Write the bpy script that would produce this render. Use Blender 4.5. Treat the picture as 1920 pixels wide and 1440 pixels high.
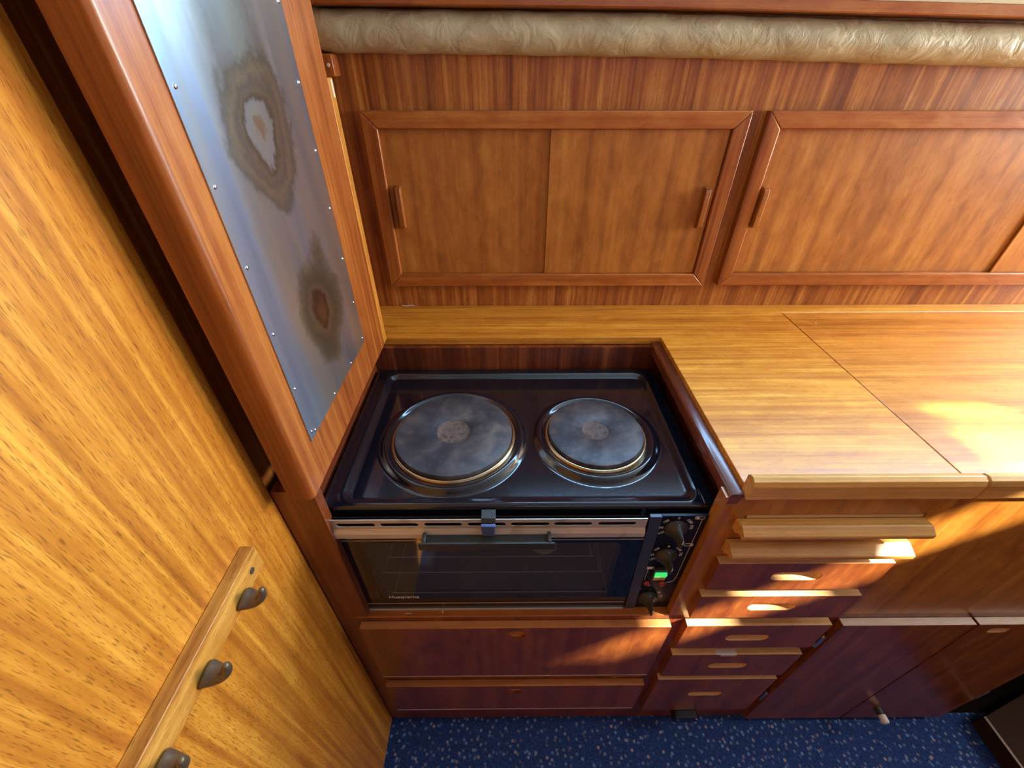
import bpy, bmesh, math, random
from mathutils import Vector, Matrix
from mathutils.geometry import tessellate_polygon

for o in list(bpy.data.objects):
    bpy.data.objects.remove(o)
S = bpy.context.scene
COL = S.collection
ZO = 0.9275          # the worktop stands this high above the floor; heights below are measured from it
R_ = math.radians
rnd = random.Random(7)

# ------------------------------------------------------------------ camera
cd = bpy.data.cameras.new('camera')
cd.sensor_fit = 'HORIZONTAL'
cd.sensor_width = 36.0
cd.lens = 36.0 * 782.92 / 1920.0
cd.clip_start = 0.01
cam = bpy.data.objects.new('camera', cd)
cam.location = (0.24925, -0.88411, 0.43928 + ZO)
cam.rotation_euler = (R_(52.9124), R_(-0.0273), R_(-0.4082))
COL.objects.link(cam)
S.camera = cam

# ------------------------------------------------------------------ world, sun, daylight in the openings, exposure
w = bpy.data.worlds.new('sky')
S.world = w
w.use_nodes = True
wn = w.node_tree.nodes
wn['Background'].inputs[0].default_value = (0.45, 0.68, 1.0, 1)
wn['Background'].inputs[1].default_value = 2.5

S.view_settings.view_transform = 'Standard'
S.view_settings.look = 'None'
S.view_settings.gamma = 1.0
S.view_settings.use_curve_mapping = False
S.view_settings.exposure = 0.0

sd = bpy.data.lights.new('sun', 'SUN')
sd.energy = 48.0
sd.angle = R_(1.3)
sd.color = (1.0, 0.86, 0.66)
so = bpy.data.objects.new('sun', sd)
so.location = (2.5, -1.5, 3.5)
so.rotation_euler = Vector((-1.0, 0.35, -0.885)).to_track_quat('-Z', 'Y').to_euler()
COL.objects.link(so)


def area(name, loc, direction, sx, sy, power, color):
    d = bpy.data.lights.new(name, 'AREA')
    d.shape = 'RECTANGLE'
    d.size, d.size_y = sx, sy
    d.energy = power
    d.color = color
    o = bpy.data.objects.new(name, d)
    o.location = (loc[0], loc[1], loc[2] + ZO)
    o.rotation_euler = Vector(direction).to_track_quat('-Z', 'Z').to_euler()
    COL.objects.link(o)
    return o


area('daylight_galley_window', (1.10, 0.012, 0.715), (0, -1, 0), 1.70, 0.27, 36, (0.30, 0.60, 1.0))
area('daylight_opposite_window', (1.10, -1.60, 0.80), (0, 1, 0), 1.60, 0.06, 1.0, (0.35, 0.66, 1.0))
area('daylight_companionway', (2.39, -0.31, 0.53), (-1, 0, 0), 0.50, 0.72, 60, (1.0, 0.95, 0.84))


# ------------------------------------------------------------------ materials
def nodes(name):
    m = bpy.data.materials.new(name)
    m.use_nodes = True
    nt = m.node_tree
    return m, nt, nt.nodes, nt.links, nt.nodes['Principled BSDF']


def plain(name, col, rough=0.5, metal=0.0, coat=0.0, emit=None, estr=0.0, bump=0.0, bscale=200.0, spec=0.5):
    m, nt, N, L, p = nodes(name)
    p.inputs['Base Color'].default_value = (*col, 1)
    p.inputs['Roughness'].default_value = rough
    p.inputs['Metallic'].default_value = metal
    p.inputs['Coat Weight'].default_value = coat
    p.inputs['Coat Roughness'].default_value = 0.06
    p.inputs['Specular IOR Level'].default_value = spec
    if emit:
        p.inputs['Emission Color'].default_value = (*emit, 1)
        p.inputs['Emission Strength'].default_value = estr
    tc = N.new('ShaderNodeTexCoord')
    n = N.new('ShaderNodeTexNoise')
    n.inputs['Scale'].default_value = bscale
    n.inputs['Detail'].default_value = 3
    L.new(tc.outputs['Object'], n.inputs['Vector'])
    if bump:
        b = N.new('ShaderNodeBump')
        b.inputs['Strength'].default_value = bump
        b.inputs['Distance'].default_value = 0.001
        L.new(n.outputs[0], b.inputs['Height'])
        L.new(b.outputs[0], p.inputs['Normal'])
    mr = N.new('ShaderNodeMapRange')
    mr.inputs[3].default_value = max(0.02, rough - 0.05)
    mr.inputs[4].default_value = rough + 0.07
    L.new(n.outputs[0], mr.inputs[0])
    L.new(mr.outputs[0], p.inputs['Roughness'])
    return m


def ramp(N, stops, interp='LINEAR'):
    r = N.new('ShaderNodeValToRGB')
    r.color_ramp.interpolation = interp
    e = r.color_ramp.elements
    while len(e) < len(stops):
        e.new(0.5)
    for q, (pos, c) in zip(e, stops):
        q.position = pos
        q.color = (*c, 1) if len(c) == 3 else c
    return r


def wood(name, dark, mid, light, axis='z', rough=0.36, band=26.0, streak=110.0, pores=0.35, coat=0.12, wbl=0.5, mottle=0.25):
    m, nt, N, L, p = nodes(name)
    tc = N.new('ShaderNodeTexCoord')
    oi = N.new('ShaderNodeObjectInfo')
    mul = N.new('ShaderNodeMath'); mul.operation = 'MULTIPLY'; mul.inputs[1].default_value = 9.0
    L.new(oi.outputs['Random'], mul.inputs[0])
    add = N.new('ShaderNodeVectorMath'); add.operation = 'ADD'
    L.new(tc.outputs['Object'], add.inputs[0])
    L.new(mul.outputs[0], add.inputs[1])

    def noise(scale, along, detail=2.0, dist=0.0, rough_=0.5):
        mp = N.new('ShaderNodeMapping')
        s = [1, 1, 1]
        s['xyz'.index(axis)] = along
        mp.inputs['Scale'].default_value = s
        L.new(add.outputs[0], mp.inputs['Vector'])
        n = N.new('ShaderNodeTexNoise')
        n.inputs['Scale'].default_value = scale
        n.inputs['Detail'].default_value = detail
        n.inputs['Roughness'].default_value = rough_
        n.inputs['Distortion'].default_value = dist
        L.new(mp.outputs[0], n.inputs['Vector'])
        return n.outputs[0]
    nb = noise(band, 0.022, 2.0, 0.12)
    ns = noise(streak, 0.022, 4.0, 0.1, 0.6)
    nm = noise(45.0, 0.45, 3.0, 0.6)
    npx = noise(900.0, 0.10, 1.5, 0.0, 0.5)

    def mix(a, b, f):
        x = N.new('ShaderNodeMix'); x.data_type = 'FLOAT'
        x.inputs[0].default_value = f
        L.new(a, x.inputs[2]); L.new(b, x.inputs[3])
        return x.outputs[0]
    v = mix(mix(nb, ns, wbl), nm, mottle)
    rp = ramp(N, [(0.36, dark), (0.50, mid), (0.64, light)])
    L.new(v, rp.inputs[0])
    pr = ramp(N, [(0.56, (0, 0, 0)), (0.70, (1, 1, 1))])
    L.new(npx, pr.inputs[0])
    pm = N.new('ShaderNodeMath'); pm.operation = 'MULTIPLY'; pm.inputs[1].default_value = pores
    L.new(pr.outputs[0], pm.inputs[0])
    cm = N.new('ShaderNodeMix'); cm.data_type = 'RGBA'
    cm.inputs[7].default_value = (dark[0] * .45, dark[1] * .4, dark[2] * .4, 1)
    L.new(pm.outputs[0], cm.inputs[0])
    L.new(rp.outputs[0], cm.inputs[6])
    L.new(cm.outputs[2], p.inputs['Base Color'])
    b = N.new('ShaderNodeBump')
    b.inputs['Strength'].default_value = 0.12
    b.inputs['Distance'].default_value = 0.0006
    b.invert = True
    L.new(npx, b.inputs['Height'])
    L.new(b.outputs[0], p.inputs['Normal'])
    mr = N.new('ShaderNodeMapRange')
    mr.inputs[3].default_value = rough - 0.06
    mr.inputs[4].default_value = rough + 0.10
    L.new(nm, mr.inputs[0])
    L.new(mr.outputs[0], p.inputs['Roughness'])
    p.inputs['Coat Weight'].default_value = coat
    p.inputs['Coat Roughness'].default_value = 0.12
    return m


GD, GM, GL = (0.38, 0.125, 0.012), (0.58, 0.24, 0.024), (0.80, 0.41, 0.055)       # golden veneer
MD, MM, ML = (0.17, 0.040, 0.009), (0.36, 0.115, 0.020), (0.60, 0.27, 0.058)       # red mahogany
M = {}
M['gold_z'] = wood('golden_veneer_upright', (0.34, 0.105, 0.010), (0.54, 0.205, 0.019), (0.77, 0.37, 0.045), 'z', 0.40, 70, 190, 0.60, 0.10, 0.42, 0.16)
M['gold_x'] = wood('golden_veneer_level', GD, GM, GL, 'x', 0.36, 46, 170, 0.35, 0.15, 0.55, 0.2)
M['lid_x'] = wood('lid_veneer_level', (0.34, 0.112, 0.013), (0.55, 0.215, 0.026), (0.72, 0.33, 0.045), 'x', 0.34, 46, 170, 0.35, 0.15, 0.55, 0.2)
M['pale_x'] = wood('pale_edge_wood', (0.42, 0.21, 0.05), (0.60, 0.33, 0.09), (0.74, 0.45, 0.14), 'x', 0.30, 60, 200, 0.2, 0.2, 0.5, 0.2)
M['mah_z'] = wood('mahogany_upright', MD, MM, ML, 'z', 0.36, 60, 190, 0.35, 0.15, 0.45, 0.15)
M['mah_x'] = wood('mahogany_level', MD, MM, ML, 'x', 0.34, 30, 130, 0.25, 0.15, 0.5, 0.2)
M['mah_y'] = wood('mahogany_depth', MD, MM, ML, 'y', 0.34, 30, 130, 0.25, 0.15, 0.5, 0.2)
M['solid_z'] = wood('solid_mahogany_upright', (0.15, 0.030, 0.006), (0.29, 0.076, 0.012), (0.43, 0.145, 0.026), 'z', 0.36, 45, 170, 0.25, 0.12, 0.5, 0.12)
M['solid_x'] = wood('solid_mahogany_level', (0.24, 0.055, 0.010), (0.36, 0.105, 0.017), (0.48, 0.18, 0.032), 'x', 0.34, 22, 120, 0.2, 0.15, 0.5, 0.3)
M['door_z'] = wood('sliding_door_veneer', (0.26, 0.084, 0.013), (0.42, 0.150, 0.023), (0.56, 0.245, 0.042), 'z', 0.42, 22, 90, 0.3, 0.05, 0.4, 0.3)
M['fascia_z'] = wood('fascia_veneer', (0.24, 0.080, 0.012), (0.38, 0.145, 0.020), (0.50, 0.22, 0.034), 'z', 0.30, 30, 120, 0.3, 0.2, 0.45, 0.35)
M['batten_z'] = wood('golden_batten', (0.36, 0.13, 0.018), (0.52, 0.21, 0.030), (0.68, 0.32, 0.055), 'z', 0.36, 40, 150, 0.2, 0.1, 0.5, 0.2)
M['edge_grey'] = wood('lit_door_edge_wood', (0.46, 0.36, 0.28), (0.58, 0.48, 0.39), (0.70, 0.60, 0.50), 'x', 0.40, 60, 200, 0.2, 0.05, 0.5, 0.2)  # door top edges: light from above put into a whitish-grey colour
M['stile_z'] = wood('shaded_stile_wood', (0.10, 0.020, 0.006), (0.18, 0.042, 0.009), (0.27, 0.080, 0.015), 'z', 0.34, 30, 120, 0.2, 0.15, 0.5, 0.2)  # mahogany darkened to put shade into the frame around the lower fronts
M['edge_red'] = wood('reddish_edge_wood', (0.36, 0.13, 0.04), (0.48, 0.20, 0.065), (0.60, 0.30, 0.11), 'x', 0.36, 60, 200, 0.2, 0.1, 0.5, 0.2)
M['front_z'] = wood('cabinet_front_veneer', (0.13, 0.030, 0.008), (0.22, 0.060, 0.012), (0.32, 0.105, 0.020), 'z', 0.30, 30, 120, 0.3, 0.2, 0.45, 0.35)
M['rail_y'] = wood('rail_wood', (0.34, 0.12, 0.018), (0.52, 0.23, 0.035), (0.68, 0.35, 0.07), 'y', 0.38, 40, 160, 0.6, 0.05, 0.5, 0.3)
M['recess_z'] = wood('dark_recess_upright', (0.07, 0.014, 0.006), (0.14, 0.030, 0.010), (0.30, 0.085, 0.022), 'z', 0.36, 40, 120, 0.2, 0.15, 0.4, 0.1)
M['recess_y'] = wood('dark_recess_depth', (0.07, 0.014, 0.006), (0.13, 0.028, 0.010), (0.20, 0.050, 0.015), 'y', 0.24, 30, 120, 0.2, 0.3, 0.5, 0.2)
M['edge_x'] = wood('pale_lit_edge_wood', (0.50, 0.29, 0.11), (0.64, 0.40, 0.18), (0.74, 0.50, 0.25), 'x', 0.42, 60, 200, 0.2, 0.05, 0.5, 0.2)  # pale wood; on drawer tops the colour stands in for overhead light
M['void'] = plain('unlit_cabinet_inside', (0.010, 0.006, 0.005), 0.9, spec=0.05)  # near-black colour stands in for the shade inside gaps
M['enamel'] = plain('black_enamel', (0.004, 0.0058, 0.011), 0.13, coat=0.6)
M['pale_metal'] = plain('pale_metal_line', (0.55, 0.56, 0.56), 0.3, 0.3)
M['panel_black'] = plain('black_panel', (0.004, 0.005, 0.010), 0.38, spec=0.3)
M['glass_edge'] = plain('black_oven_glass', (0.004, 0.004, 0.007), 0.05, coat=0.3)
M['dark_plastic'] = plain('dark_grey_plastic', (0.026, 0.031, 0.031), 0.42, bump=0.15, bscale=900)
M['blue_plastic'] = plain('blue_plastic', (0.06, 0.10, 0.24), 0.35)
M['divider'] = plain('slate_divider', (0.035, 0.045, 0.085), 0.32)
M['white_ink'] = plain('white_print', (0.75, 0.75, 0.75), 0.5)
M['chrome'] = plain('chrome', (0.75, 0.75, 0.74), 0.16, 1.0)
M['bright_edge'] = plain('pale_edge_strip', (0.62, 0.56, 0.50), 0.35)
M['bronze'] = plain('dark_bronze', (0.17, 0.125, 0.08), 0.36, 0.6, bump=0.1, bscale=300)
M['brass'] = plain('brass', (0.85, 0.75, 0.48), 0.35, 0.3)
M['brassring'] = plain('heat_tinted_ring', (0.42, 0.30, 0.17), 0.24, 1.0)
M['red_lens'] = plain('red_lens', (0.25, 0.02, 0.01), 0.12, coat=0.5)
M['green_lit'] = plain('lit_green_rocker', (0.05, 0.6, 0.15), 0.25, emit=(0.05, 0.9, 0.22), estr=0.75)
M['yellow_lens'] = plain('yellow_rocker', (0.55, 0.36, 0.08), 0.3)
M['rubber_white'] = plain('white_rubber', (0.7, 0.72, 0.7), 0.5)
M['cream'] = plain('cream_lining', (0.72, 0.60, 0.36), 0.7, bump=0.3, bscale=120)
M['ceiling'] = plain('cream_headlining', (0.42, 0.40, 0.34), 0.8, bump=0.2, bscale=200)
M['brown_dark'] = plain('dark_brown_laminate', (0.035, 0.017, 0.010), 0.8, spec=0.15)
M['brown_mid'] = plain('worn_brown_edge', (0.20, 0.13, 0.10), 0.5)
M['tape'] = plain('clear_tape', (0.62, 0.56, 0.52), 0.3)
M['rack'] = plain('chromed_rack_wire', (0.85, 0.85, 0.85), 0.3, 0.2)
M['cavity'] = plain('oven_cavity', (0.30, 0.32, 0.34), 0.5, 0.1)
M['disc_beige'] = plain('pale_beige_disc', (0.75, 0.70, 0.58), 0.4)


def steel_brushed():
    m, nt, N, L, p = nodes('vent_strip_steel')
    tc = N.new('ShaderNodeTexCoord'); mp = N.new('ShaderNodeMapping')
    mp.inputs['Scale'].default_value = (0.02, 1, 1)
    L.new(tc.outputs['Object'], mp.inputs[0])
    n = N.new('ShaderNodeTexNoise'); n.inputs['Scale'].default_value = 900; n.inputs['Detail'].default_value = 3
    L.new(mp.outputs[0], n.inputs['Vector'])
    rp = ramp(N, [(0.3, (0.48, 0.45, 0.38)), (0.7, (0.66, 0.63, 0.56))])
    n2 = N.new('ShaderNodeTexNoise'); n2.inputs['Scale'].default_value = 26; n2.inputs['Detail'].default_value = 5
    L.new(tc.outputs['Object'], n2.inputs['Vector'])
    r2 = ramp(N, [(0.58, (0, 0, 0)), (0.75, (1, 1, 1))])
    L.new(n2.outputs[0], r2.inputs[0])
    cm = N.new('ShaderNodeMix'); cm.data_type = 'RGBA'; cm.inputs[7].default_value = (0.22, 0.15, 0.07, 1)
    mm = N.new('ShaderNodeMath'); mm.operation = 'MULTIPLY'; mm.inputs[1].default_value = 0.5
    L.new(r2.outputs[0], mm.inputs[0]); L.new(mm.outputs[0], cm.inputs[0])
    L.new(n.outputs[0], rp.inputs[0]); L.new(rp.outputs[0], cm.inputs[6])
    L.new(cm.outputs[2], p.inputs['Base Color'])
    p.inputs['Metallic'].default_value = 0.35
    p.inputs['Roughness'].default_value = 0.33
    return m


def heat_steel():
    # stainless sheet, brushed, with two oval burnt blooms above the two hotplates
    m, nt, N, L, p = nodes('heat_stained_steel')
    tc = N.new('ShaderNodeTexCoord')
    wob = N.new('ShaderNodeTexNoise'); wob.inputs['Scale'].default_value = 14; wob.inputs['Detail'].default_value = 4
    L.new(tc.outputs['Object'], wob.inputs['Vector'])
    wsub = N.new('ShaderNodeMath'); wsub.operation = 'SUBTRACT'; wsub.inputs[1].default_value = 0.5
    L.new(wob.outputs[0], wsub.inputs[0])
    fine = N.new('ShaderNodeTexNoise'); fine.inputs['Scale'].default_value = 120; fine.inputs['Detail'].default_value = 5
    L.new(tc.outputs['Object'], fine.inputs['Vector'])
    # object origin is (0, -0.39, 0.30)
    wv = N.new('ShaderNodeTexNoise'); wv.inputs['Scale'].default_value = 11; wv.inputs['Detail'].default_value = 3
    L.new(tc.outputs['Object'], wv.inputs['Vector'])
    w1 = N.new('ShaderNodeVectorMath'); w1.operation = 'SUBTRACT'; w1.inputs[1].default_value = (0.5, 0.5, 0.5)
    L.new(wv.outputs['Color'], w1.inputs[0])
    w2 = N.new('ShaderNodeVectorMath'); w2.operation = 'MULTIPLY'; w2.inputs[1].default_value = (0.0, 0.045, 0.075)
    L.new(w1.outputs[0], w2.inputs[0])
    w3 = N.new('ShaderNodeVectorMath'); w3.operation = 'ADD'
    L.new(w2.outputs[0], w3.inputs[0]); L.new(tc.outputs['Object'], w3.inputs[1])

    def blotch(cy, cz, ry, rz, amp, stops, shear=0.0):
        mp = N.new('ShaderNodeMapping')
        mp.vector_type = 'TEXTURE'
        mp.inputs['Location'].default_value = (0, cy, cz)
        mp.inputs['Rotation'].default_value = (shear, 0, 0)
        mp.inputs['Scale'].default_value = (1, ry, rz)
        L.new(w3.outputs[0], mp.inputs[0])
        sx = N.new('ShaderNodeSeparateXYZ'); L.new(mp.outputs[0], sx.inputs[0])
        cb = N.new('ShaderNodeCombineXYZ'); L.new(sx.outputs[1], cb.inputs[1]); L.new(sx.outputs[2], cb.inputs[2])
        ln = N.new('ShaderNodeVectorMath'); ln.operation = 'LENGTH'; L.new(cb.outputs[0], ln.inputs[0])
        ma = N.new('ShaderNodeMath'); ma.operation = 'MULTIPLY_ADD'; ma.inputs[1].default_value = amp
        L.new(wsub.outputs[0], ma.inputs[0]); L.new(ln.outputs['Value'], ma.inputs[2])
        mb = N.new('ShaderNodeMath'); mb.operation = 'MULTIPLY_ADD'; mb.inputs[1].default_value = 0.22
        L.new(fine.outputs[0], mb.inputs[0]); L.new(ma.outputs[0], mb.inputs[2])
        rp = ramp(N, stops); L.new(mb.outputs[0], rp.inputs[0])
        return rp
    # streaky upright tint: bluish, grey, tan
    mp = N.new('ShaderNodeMapping'); mp.inputs['Scale'].default_value = (1, 1, 0.10)
    L.new(tc.outputs['Object'], mp.inputs[0])
    ns = N.new('ShaderNodeTexNoise'); ns.inputs['Scale'].default_value = 16; ns.inputs['Detail'].default_value = 2; ns.inputs['Distortion'].default_value = 0.4
    L.new(mp.outputs[0], ns.inputs['Vector'])
    rs = ramp(N, [(0.30, (0.34, 0.37, 0.44)), (0.45, (0.47, 0.49, 0.52)), (0.53, (0.55, 0.50, 0.42)), (0.62, (0.42, 0.42, 0.41)), (0.72, (0.58, 0.58, 0.58))])
    L.new(ns.outputs[0], rs.inputs[0])
    cur = rs.outputs[0]
    A = [(0.00, (0.55, 0.30, 0.12, 0.9)), (0.14, (0.50, 0.36, 0.20, 0.8)), (0.20, (0.62, 0.60, 0.48, 0.8)), (0.34, (0.55, 0.56, 0.52, 0.8)),
         (0.42, (0.22, 0.16, 0.08, 0.9)), (0.52, (0.34, 0.26, 0.15, 0.85)), (0.62, (0.26, 0.20, 0.14, 0.85)), (0.74, (0.40, 0.30, 0.16, 0.8)),
         (0.86, (0.20, 0.16, 0.10, 0.70)), (1.0, (0.32, 0.28, 0.24, 0.0))]
    B = [(0.00, (0.20, 0.11, 0.05, 0.95)), (0.22, (0.24, 0.12, 0.05, 0.95)), (0.36, (0.12, 0.06, 0.025, 0.95)), (0.46, (0.26, 0.20, 0.11, 0.9)),
         (0.62, (0.17, 0.14, 0.08, 0.9)), (0.80, (0.22, 0.20, 0.12, 0.85)), (0.92, (0.26, 0.22, 0.10, 0.5)), (1.0, (0.3, 0.25, 0.2, 0.0))]
    Cc = [(0.00, (0.50, 0.50, 0.38, 0.9)), (0.4, (0.45, 0.46, 0.36, 0.8)), (0.7, (0.28, 0.26, 0.20, 0.7)), (1.0, (0.3, 0.25, 0.2, 0.0))]
    for cy, cz, ry, rz, amp, st in ((-0.050, -0.03, 0.034, 0.34, 0.3, [(0.0, (0.62, 0.52, 0.34, 0.75)), (0.5, (0.55, 0.46, 0.32, 0.5)), (1.0, (0.5, 0.45, 0.4, 0.0))]), (0.000, 0.150, 0.062, 0.110, 0.5, Cc), (0.000, 0.085, 0.080, 0.092, 0.45, A), (0.012, -0.118, 0.070, 0.096, 0.4, B)):
        rp = blotch(cy, cz, ry, rz, amp, [(q[0], q[1]) for q in st])
        cm = N.new('ShaderNodeMix'); cm.data_type = 'RGBA'
        L.new(rp.outputs['Alpha'], cm.inputs[0])
        L.new(cur, cm.inputs[6]); L.new(rp.outputs['Color'], cm.inputs[7])
        cur = cm.outputs[2]
    L.new(cur, p.inputs['Base Color'])
    p.inputs['Metallic'].default_value = 0.9
    mp2 = N.new('ShaderNodeMapping'); mp2.inputs['Scale'].default_value = (1, 0.03, 1)
    L.new(tc.outputs['Object'], mp2.inputs[0])
    br = N.new('ShaderNodeTexNoise'); br.inputs['Scale'].default_value = 1500; br.inputs['Detail'].default_value = 2
    L.new(mp2.outputs[0], br.inputs['Vector'])
    b = N.new('ShaderNodeBump'); b.inputs['Strength'].default_value = 0.12; b.inputs['Distance'].default_value = 0.0004
    L.new(br.outputs[0], b.inputs['Height'])
    b2 = N.new('ShaderNodeBump'); b2.inputs['Strength'].default_value = 0.25; b2.inputs['Distance'].default_value = 0.004
    L.new(ns.outputs[0], b2.inputs['Height']); L.new(b2.outputs[0], b.inputs['Normal'])
    L.new(b.outputs[0], p.inputs['Normal'])
    p.inputs['Roughness'].default_value = 0.36
    p.inputs['Anisotropic'].default_value = 0.9
    p.inputs['Anisotropic Rotation'].default_value = 0.25
    tg = N.new('ShaderNodeTangent'); tg.direction_type = 'UV_MAP'; tg.uv_map = 'UVMap'
    L.new(tg.outputs[0], p.inputs['Tangent'])
    return m


def iron(name, rust=0.5):
    m, nt, N, L, p = nodes(name)
    tc = N.new('ShaderNodeTexCoord')
    n = N.new('ShaderNodeTexNoise'); n.inputs['Scale'].default_value = 24; n.inputs['Detail'].default_value = 7; n.inputs['Distortion'].default_value = 0.25
    L.new(tc.outputs['Object'], n.inputs['Vector'])
    rp = ramp(N, [(0.35, (0.025, 0.027, 0.036)), (0.5, (0.048, 0.049, 0.060)), (0.6, (0.075, 0.072, 0.078)), (0.72, (0.14, 0.125, 0.12))])
    L.new(n.outputs[0], rp.inputs[0])
    n2 = N.new('ShaderNodeTexNoise'); n2.inputs['Scale'].default_value = 75; n2.inputs['Detail'].default_value = 6
    L.new(tc.outputs['Object'], n2.inputs['Vector'])
    r2 = ramp(N, [(0.62 - 0.12 * rust, (0, 0, 0)), (0.74, (1, 1, 1))]); L.new(n2.outputs[0], r2.inputs[0])
    cm = N.new('ShaderNodeMix'); cm.data_type = 'RGBA'; cm.inputs[7].default_value = (0.17, 0.115, 0.085, 1)
    mm = N.new('ShaderNodeMath'); mm.operation = 'MULTIPLY'; mm.inputs[1].default_value = 0.55
    L.new(r2.outputs[0], mm.inputs[0]); L.new(mm.outputs[0], cm.inputs[0])
    L.new(rp.outputs[0], cm.inputs[6]); L.new(cm.outputs[2], p.inputs['Base Color'])
    p.inputs['Metallic'].default_value = 0.15
    p.inputs['Roughness'].default_value = 0.44
    b = N.new('ShaderNodeBump'); b.inputs['Strength'].default_value = 0.25; b.inputs['Distance'].default_value = 0.0008
    L.new(n2.outputs[0], b.inputs['Height']); L.new(b.outputs[0], p.inputs['Normal'])
    return m


def rust_mat():
    m, nt, N, L, p = nodes('rusty_iron')
    tc = N.new('ShaderNodeTexCoord')
    n = N.new('ShaderNodeTexNoise'); n.inputs['Scale'].default_value = 170; n.inputs['Detail'].default_value = 5
    L.new(tc.outputs['Object'], n.inputs['Vector'])
    rp = ramp(N, [(0.34, (0.05, 0.032, 0.028)), (0.44, (0.10, 0.070, 0.058)), (0.70, (0.14, 0.10, 0.085))])
    L.new(n.outputs[0], rp.inputs[0]); L.new(rp.outputs[0], p.inputs['Base Color'])
    p.inputs['Roughness'].default_value = 0.6
    b = N.new('ShaderNodeBump'); b.inputs['Strength'].default_value = 0.25; b.inputs['Distance'].default_value = 0.0006
    L.new(n.outputs[0], b.inputs['Height']); L.new(b.outputs[0], p.inputs['Normal'])
    return m


def carpet():
    m, nt, N, L, p = nodes('blue_speckled_carpet')
    tc = N.new('ShaderNodeTexCoord')
    base = N.new('ShaderNodeTexNoise'); base.inputs['Scale'].default_value = 260; base.inputs['Detail'].default_value = 3
    L.new(tc.outputs['Object'], base.inputs['Vector'])
    rb = ramp(N, [(0.35, (0.003, 0.019, 0.10)), (0.65, (0.010, 0.055, 0.24))]); L.new(base.outputs[0], rb.inputs[0])
    cur = rb.outputs[0]
    for sc, rad, col in ((52.0, 0.21, (0.20, 0.24, 0.36)), (24.0, 0.10, (0.36, 0.29, 0.30)), (31.0, 0.13, (0.12, 0.26, 0.55))):
        v = N.new('ShaderNodeTexVoronoi'); v.inputs['Scale'].default_value = sc; v.voronoi_dimensions = '2D'
        L.new(tc.outputs['Object'], v.inputs['Vector'])
        r = ramp(N, [(rad * 0.6, (1, 1, 1)), (rad, (0, 0, 0))]); L.new(v.outputs['Distance'], r.inputs[0])
        sep = N.new('ShaderNodeSeparateColor'); L.new(v.outputs['Color'], sep.inputs[0])
        gt = N.new('ShaderNodeMath'); gt.operation = 'MULTIPLY'
        L.new(sep.outputs[0], gt.inputs[0]); L.new(r.outputs[0], gt.inputs[1])
        cm = N.new('ShaderNodeMix'); cm.data_type = 'RGBA'; cm.inputs[7].default_value = (*col, 1)
        L.new(gt.outputs[0], cm.inputs[0]); L.new(cur, cm.inputs[6]); cur = cm.outputs[2]
    L.new(cur, p.inputs['Base Color'])
    p.inputs['Roughness'].default_value = 0.95
    b = N.new('ShaderNodeBump'); b.inputs['Strength'].default_value = 0.6; b.inputs['Distance'].default_value = 0.002
    L.new(base.outputs[0], b.inputs['Height']); L.new(b.outputs[0], p.inputs['Normal'])
    return m


def vinyl():
    m, nt, N, L, p = nodes('cream_vinyl')
    tc = N.new('ShaderNodeTexCoord')
    n = N.new('ShaderNodeTexNoise'); n.inputs['Scale'].default_value = 30; n.inputs['Detail'].default_value = 8; n.inputs['Distortion'].default_value = 1.0
    n.inputs['Roughness'].default_value = 0.55
    L.new(tc.outputs['Object'], n.inputs['Vector'])
    rp = ramp(N, [(0.3, (0.42, 0.37, 0.22)), (0.7, (0.54, 0.49, 0.32))]); L.new(n.outputs[0], rp.inputs[0])
    L.new(rp.outputs[0], p.inputs['Base Color'])
    p.inputs['Roughness'].default_value = 0.42
    b = N.new('ShaderNodeBump'); b.inputs['Strength'].default_value = 0.6; b.inputs['Distance'].default_value = 0.006
    L.new(n.outputs[0], b.inputs['Height']); L.new(b.outputs[0], p.inputs['Normal'])
    return m


def tinted_glass():
    m, nt, N, L, p = nodes('smoked_glass')
    out = N['Material Output']
    gl = N.new('ShaderNodeBsdfGlossy'); gl.inputs['Roughness'].default_value = 0.04; gl.inputs[0].default_value = (0.8, 0.85, 0.9, 1)
    tr = N.new('ShaderNodeBsdfTransparent'); tr.inputs[0].default_value = (0.72, 0.72, 0.74, 1)
    fr = N.new('ShaderNodeFresnel'); fr.inputs[0].default_value = 1.5
    mx = N.new('ShaderNodeMixShader')
    ge = N.new('ShaderNodeNewGeometry'); iv = N.new('ShaderNodeMath'); iv.operation = 'SUBTRACT'; iv.inputs[0].default_value = 1.0
    L.new(ge.outputs['Backfacing'], iv.inputs[1])
    fm = N.new('ShaderNodeMath'); fm.operation = 'MULTIPLY'
    L.new(fr.outputs[0], fm.inputs[0]); L.new(iv.outputs[0], fm.inputs[1])
    L.new(fm.outputs[0], mx.inputs[0]); L.new(tr.outputs[0], mx.inputs[1]); L.new(gl.outputs[0], mx.inputs[2])
    df = N.new('ShaderNodeBsdfDiffuse'); df.inputs[0].default_value = (0.16, 0.17, 0.17, 1)
    m2 = N.new('ShaderNodeMixShader'); m2.inputs[0].default_value = 0.14
    L.new(mx.outputs[0], m2.inputs[1]); L.new(df.outputs[0], m2.inputs[2])
    L.new(m2.outputs[0], out.inputs[0])
    return m


M['vent'] = steel_brushed()
M['steel'] = heat_steel()
M['iron_a'] = iron('cast_iron_plate', 0.3)
M['iron_b'] = iron('worn_cast_iron_plate', 0.9)
M['rust'] = rust_mat()
M['carpet'] = carpet()
M['vinyl'] = vinyl()
M['smoked'] = tinted_glass()


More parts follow.
